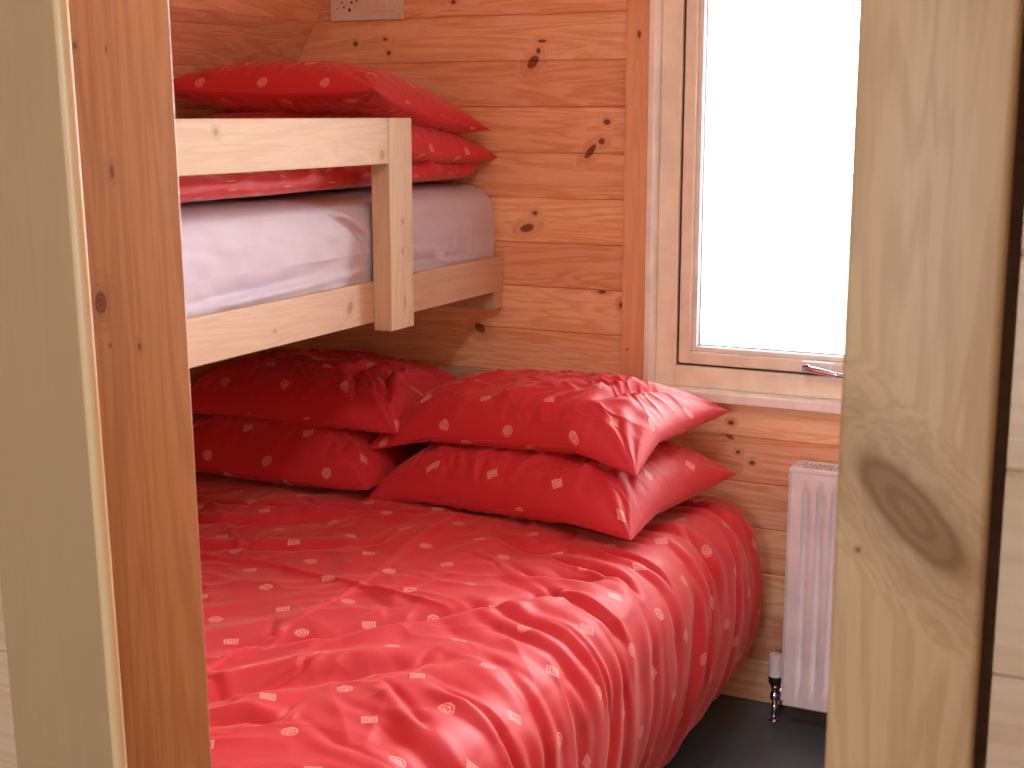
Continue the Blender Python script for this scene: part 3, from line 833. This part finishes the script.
# ---- bunk mattress with a fitted sheet
def make_bunk_mattress():
    x0, x1, y0, y1, z0, z1 = -2.215, -1.592, 1.17, 3.196, 1.016, 1.262
    n1, n2 = 900, 260
    # wrap: run along the length, ring round the section
    L = np.linspace(0, 1, n1); th = np.linspace(0, 2 * math.pi, n2)
    LL, TH = np.meshgrid(L, th, indexing='ij')
    e = 2 / 7.0
    cx_, cz_ = (x0 + x1) / 2, (z0 + z1) / 2
    hw, hh = (x1 - x0) / 2, (z1 - z0) / 2
    cs, sn = np.cos(TH), np.sin(TH)
    sx_ = np.sign(cs) * np.abs(cs) ** (2 / 6.5); sz_ = np.sign(sn) * np.abs(sn) ** (2 / 4.5)
    # ends close with a rounded cap
    u = (LL - .5) * 2
    yy = np.sign(u) * np.clip(np.abs(u) * 1.0, 0, 1)
    cap = np.clip((1 - np.abs(yy)) / .03, 0, 1)
    ease = np.sqrt(np.clip(1 - (1 - cap) ** 2, 0, 1))
    shr = .90 + .10 * ease
    shr = np.where(cap <= 0, .0, shr)
    X = cx_ + sx_ * hw * shr; Z = cz_ + sz_ * hh * (.80 + .20 * ease) * (cap > 0)
    X = np.where(cap <= 0, cx_ + sx_ * hw * .8 * .0, X)
    Y = (y0 + y1) / 2 + yy * (y1 - y0) / 2
    side = np.clip(cs, 0, 1) ** .6
    zz = Z - z0
    w = np.zeros_like(X)
    # fitted sheet: drag lines towards the lower corner at the head end, elastic tuck near the rail
    for (dy, k) in ((2.92, .010), (2.96, .011), (3.0, .012), (3.04, .010), (3.08, .008)):
        d = np.abs(Y - dy - (zz - .03) * (.25 if dy < 3 else -.15)); w -= .0060 * np.exp(-(d / .006) ** 2) * np.exp(-((zz - .100) / .030) ** 2)
    w += fold(Y, Z, [(2.66, 1.15), (2.80, 1.13), (2.95, 1.10), (3.08, 1.09)], .006, .007, 1.1, 1)
    w += fold(Y, Z, [(2.66, 1.115), (2.80, 1.108), (2.98, 1.095)], .005, .006, 1.1, -1)
    w += fold(Y, Z, [(1.9, 1.10), (2.2, 1.105), (2.6, 1.12)], .007, .008, 1.2, 1)
    w += fold(Y, Z, [(2.42, 1.23), (2.5, 1.20), (2.58, 1.15)], .007, .009, 1.2, -1)
    w += fold(Y, Z, [(2.15, 1.14), (2.35, 1.15), (2.5, 1.18)], .008, .005, 1.2, 1)
    w += .004 * pnoise(Y * 5, Z * 14, 3) + .003 * pnoise(Y * 14 + Z * 20, Z * 30, 5)
    w *= 1.5
    w += .010 * np.sin((Z - z0) / (z1 - z0) * math.pi)
    X = X + w * side
    X = np.where(cs > 0, np.minimum(X, -1.5725), X)
    Z = Z + (sn > .5) * .004 * pnoise(X * 6, Y * 6, 6)
    P = np.stack([X, Y, Z], -1)
    U = np.stack([X, Y], -1)
    return P, U
P, U = make_bunk_mattress()
bm_ = grid_obj('mattress', P, U, M_sheet)
recenter(bm_, (-1.9, 2.15, 1.016))
tag(bm_, 'white sheeted single mattress on the upper bunk behind the guard rail', 'mattress')

# ---- duvet on the bunk
def make_bunk_duvet():
    ns, nt = 200, 460
    s = np.linspace(0, 1, ns)[:, None] * np.ones((1, nt)); t = np.linspace(1.19, 3.165, nt)[None, :] * np.ones((ns, 1))
    ang = s * 2 * math.pi
    hw = .282 + .003 * np.sin(t * 9); cx_ = -1.902
    thick = .028 + .006 * pnoise(t * 3, s * 0 + 2, 4)
    cs, sn = np.cos(ang), np.sin(ang)
    X = cx_ + np.sign(cs) * np.abs(cs) ** (2 / 7) * hw
    Zc = 1.268 + thick
    Z = Zc + np.sign(sn) * np.abs(sn) ** (2 / 2.4) * thick
    up = sn > 0
    Z += up * (.016 * pnoise(X * 5, t * 5, 8) + .010 * pnoise(X * 12, t * 9, 9)) + up * .008 * np.clip(1 - np.abs(pnoise(X * 4, t * 6, 2)) * 3, 0, 1)
    X += (cs > .5) * (.007 * pnoise(t * 8, s * 6, 3) + .004 * pnoise(t * 22, s * 8, 6))
    cap = np.clip(np.minimum(t - 1.19, 3.165 - t) / .05, 0, 1); cap = np.sqrt(1 - (1 - cap) ** 2)
    Z = Zc + (Z - Zc) * cap
    X = np.minimum(X, -1.573)
    return np.stack([X, t, Z], -1), np.stack([s * 1.3 + .02, t], -1)
P, U = make_bunk_duvet()
bd = grid_obj('duvet', P, U, M_red)
recenter(bd, (-1.9, 2.15, 1.268))
tag(bd, 'thin red duvet spread on the white mattress of the upper bunk', 'duvet')

BP = 'red pillows piled on the upper bunk'
make_pillow('pillow', (-1.885, 2.925, 1.365), .61, .57, .14, (R(-5), R(2), 0), 8, 'lower red pillow on the bunk, behind the guard rail post', BP, ymax=3.195, wk=.6, shape=settle(-.045, .02), uo=(.03, .04))
make_pillow('pillow', (-1.895, 2.90, 1.455), .61, .54, .15, (R(-11), R(1), R(-1)), 9, 'upper red pillow on the bunk, rising above the guard rail', BP, ymax=3.19, wk=.5, shape=settle(-.05, .02), uo=(.1, .02))

# ------------------------------------------------------------------ radiator
rx0, rx1, ry0, ry1, rz0, rz1 = -.782, -.18, 3.078, 3.165, .056, .636
rad = thing('radiator', ((rx0 + rx1) / 2, 3.12, rz0), 'white enamelled panel radiator with upright flutes under the window', 'radiator')
mb = MB()
# front panel: fluted sheet
prof = []
nfl = int((rx1 - rx0 - .06) / .0333)
xs = [(rx0 + .004, 0), (rx0 + .026, 0)]
px = rx0 + .030
for i in range(nfl):
    xs += [(px, 0), (px + .004, .010), (px + .008, .012), (px + .013, .010), (px + .018, 0)]; px += .0333
xs += [(rx1 - .004, 0)]
bmx = mb.bm
rows = [(rz0 + .002, 0), (rz0 + .040, 0), (rz0 + .052, 1), (rz1 - .060, 1), (rz1 - .048, 0), (rz1 - .012, 0)]
grid = [[bmx.verts.new((x_, ry0 + .002 + d_ * k_, z_)) for (x_, d_) in xs] for (z_, k_) in rows]
for a, b_ in zip(grid, grid[1:]):
    for i in range(len(xs) - 1): bmx.faces.new((a[i], a[i + 1], b_[i + 1], b_[i]))
gb = [bmx.verts.new((v.co.x, ry0 + .014, v.co.z)) for v in (grid[0][0], grid[0][-1], grid[-1][-1], grid[-1][0])]
bmx.faces.new([gb[0], gb[3], gb[2], gb[1]])
bmx.faces.new([grid[0][0]] + [r[0] for r in grid[1:]] + [gb[3], gb[0]])
bmx.faces.new([grid[0][-1]] + [gb[1], gb[2]] + [r[-1] for r in grid[:0:-1]])
bmx.faces.new(grid[0][::-1] + [gb[0], gb[1]])
bmx.faces.new(grid[-1] + [gb[2], gb[3]])
obj('front_panel', mb, M_white, rad, True).data.set_sharp_from_angle(angle=R(50))
obj('back_panel', MB().box(rx0 + .006, rx1 - .006, ry1 - .014, ry1, rz0 + .004, rz1 - .014, .003), M_white, rad)
obj('side_panel', MB().box(rx0 - .002, rx0 + .002, ry0 + .006, ry1 - .002, rz0 + .01, rz1 - .002, .001), M_white, rad)
obj('side_panel', MB().box(rx1 - .002, rx1 + .002, ry0 + .006, ry1 - .002, rz0 + .01, rz1 - .002, .001), M_white, rad)
g = MB(); g.box(rx0, rx1, ry0 + .002, ry0 + .016, rz1 - .012, rz1, .003); g.box(rx0, rx1, ry1 - .016, ry1, rz1 - .012, rz1, .003)
x = rx0 + .018
g.box(rx0, rx0 + .022, ry0 + .015, ry1 - .015, rz1 - .005, rz1 - .001)
x = rx0 + .028
while x < rx1 - .02:
    g.box(x, x + .005, ry0 + .015, ry1 - .015, rz1 - .005, rz1 - .001); x += .0105
g.box(rx0, rx1, (ry0 + ry1) / 2 - .002, (ry0 + ry1) / 2 + .002, rz1 - .005, rz1 - .001)
obj('top_grille', g, M_white, rad)
obj('convector_fins', MB().box(rx0 + .02, rx1 - .02, ry0 + .020, ry1 - .02, rz0 + .02, rz1 - .03), M_slot, rad)
obj('air_vent_plug', MB().tube([(rx0 - .012, ry1 - .04, rz1 - .035), (rx0 + .002, ry1 - .04, rz1 - .035)], .008, 14), M_white, rad, True)
for bx in (rx0 + .08, rx1 - .11):
    obj('wall_bracket', MB().box(bx, bx + .03, ry1, WY - .001, rz1 - .1, rz1 - .04, .002), M_white, rad)
# thermostatic valve and its feed pipe
vx, vy = -.806, 3.115
val = thing('radiator_valve', (vx, vy, 0), 'white capped thermostatic valve on chrome pipe at radiator left', 'valve')
def lathe(pts, cx_, cy_, n=28):
    m = MB(); rings = []
    for (r, z_) in pts: rings.append([m.bm.verts.new((cx_ + r * math.cos(k * 2 * math.pi / n), cy_ + r * math.sin(k * 2 * math.pi / n), z_)) for k in range(n)])
    for A_, B_ in zip(rings, rings[1:]):
        for k in range(n): m.bm.faces.new((A_[k], A_[(k + 1) % n], B_[(k + 1) % n], B_[k]))
    m.bm.faces.new(rings[0][::-1]); m.bm.faces.new(rings[-1])
    return m
hd = obj('valve_head', lathe([(.016, .112), (.0175, .114), (.0175, .160), (.016, .166), (.010, .168)], vx, vy), M_white, val, True)
hd.data.set_sharp_from_angle(angle=R(35))
obj('valve_collar', lathe([(.012, .090), (.016, .094), (.0165, .108), (.0155, .112)], vx, vy), M_dark, val, True)
obj('valve_body', lathe([(.009, .052), (.012, .056), (.012, .066), (.009, .070), (.009, .080), (.011, .084), (.011, .090)], vx, vy), M_chrome, val, True)
obj('valve_tail', MB().tube([(vx, vy, .078), (vx + .026, vy, .078)], [.009, .010], 18), M_chrome, val, True)
obj('pipe', MB().tube([(vx, vy, .0), (vx, vy, .054)], .0065, 16), M_chrome, val, True)
obj('floor_collar', lathe([(.014, .0), (.014, .002), (.008, .005)], vx, vy), M_chrome, val, True)

# ------------------------------------------------------------------ socket plate high on the window wall
sx0, sx1, sz0, sz1 = -2.068, -1.852, 1.668, 1.775
sk = thing('socket_plate', ((sx0 + sx1) / 2, WY, sz0), 'white plastic socket and switch plate high on the boarded wall', 'socket')
obj('plate', MB().box(sx0, sx1, WY - .011, WY, sz0, sz1, .003, 3), M_socket, sk)
obj('switch_frame', MB().box(sx0 + .122, sx1 - .022, WY - .0145, WY - .010, sz0 + .022, sz1 - .02, .002, 2), M_socket, sk)
obj('rocker', MB().box(sx0 + .150, sx1 - .042, WY - .020, WY - .013, sz0 + .030, sz1 - .03, .002, 2), M_socket, sk)
h_ = MB()
for (dx, dz, w_, hh_) in ((.055, .024, .0075, .0075), (.040, .032, .004, .005), (.034, .044, .004, .005), (.062, .043, .006, .006), (.078, .048, .005, .005), (.048, .056, .005, .007), (.020, .03, .003, .003)):
    h_.box(sx0 + dx, sx0 + dx + w_, WY - .0118, WY - .0105, sz0 + dz, sz0 + dz + hh_, .0004)
obj('pin_hole', h_, M_dark, sk)
obj('mounting_screw', MB().tube([(sx1 - .012, WY - .012, sz0 + .05), (sx1 - .012, WY - .010, sz0 + .05)], .003, 12), M_chrome, sk)

lamp = thing('added_fill_lamp', (-.62, 1.50, 2.3), 'added unseen round fill lamp above the foot of the bed', 'lamp')  # unseen fitting made up to carry the added fill light
obj('fill_lamp_base', lathe([(.15, 2.262), (.155, 2.264), (.155, 2.298), (.15, 2.299)], -.62, 1.50, 40), M_white, lamp)
E_m = NT('fill_lamp_diffuser'); E_m.b.inputs['Base Color'].default_value = (.9, .9, .9, 1); E_m.b.inputs['Emission Color'].default_value = (1, .96, .95, 1); E_m.b.inputs['Emission Strength'].default_value = 2.0
obj('fill_lamp_shade', lathe([(.02, 2.240), (.08, 2.243), (.125, 2.251), (.14, 2.262)], -.62, 1.50, 40), E_m.m, lamp, True)

for o in bpy.data.objects:
    if '_w' in o.keys(): del o['_w']
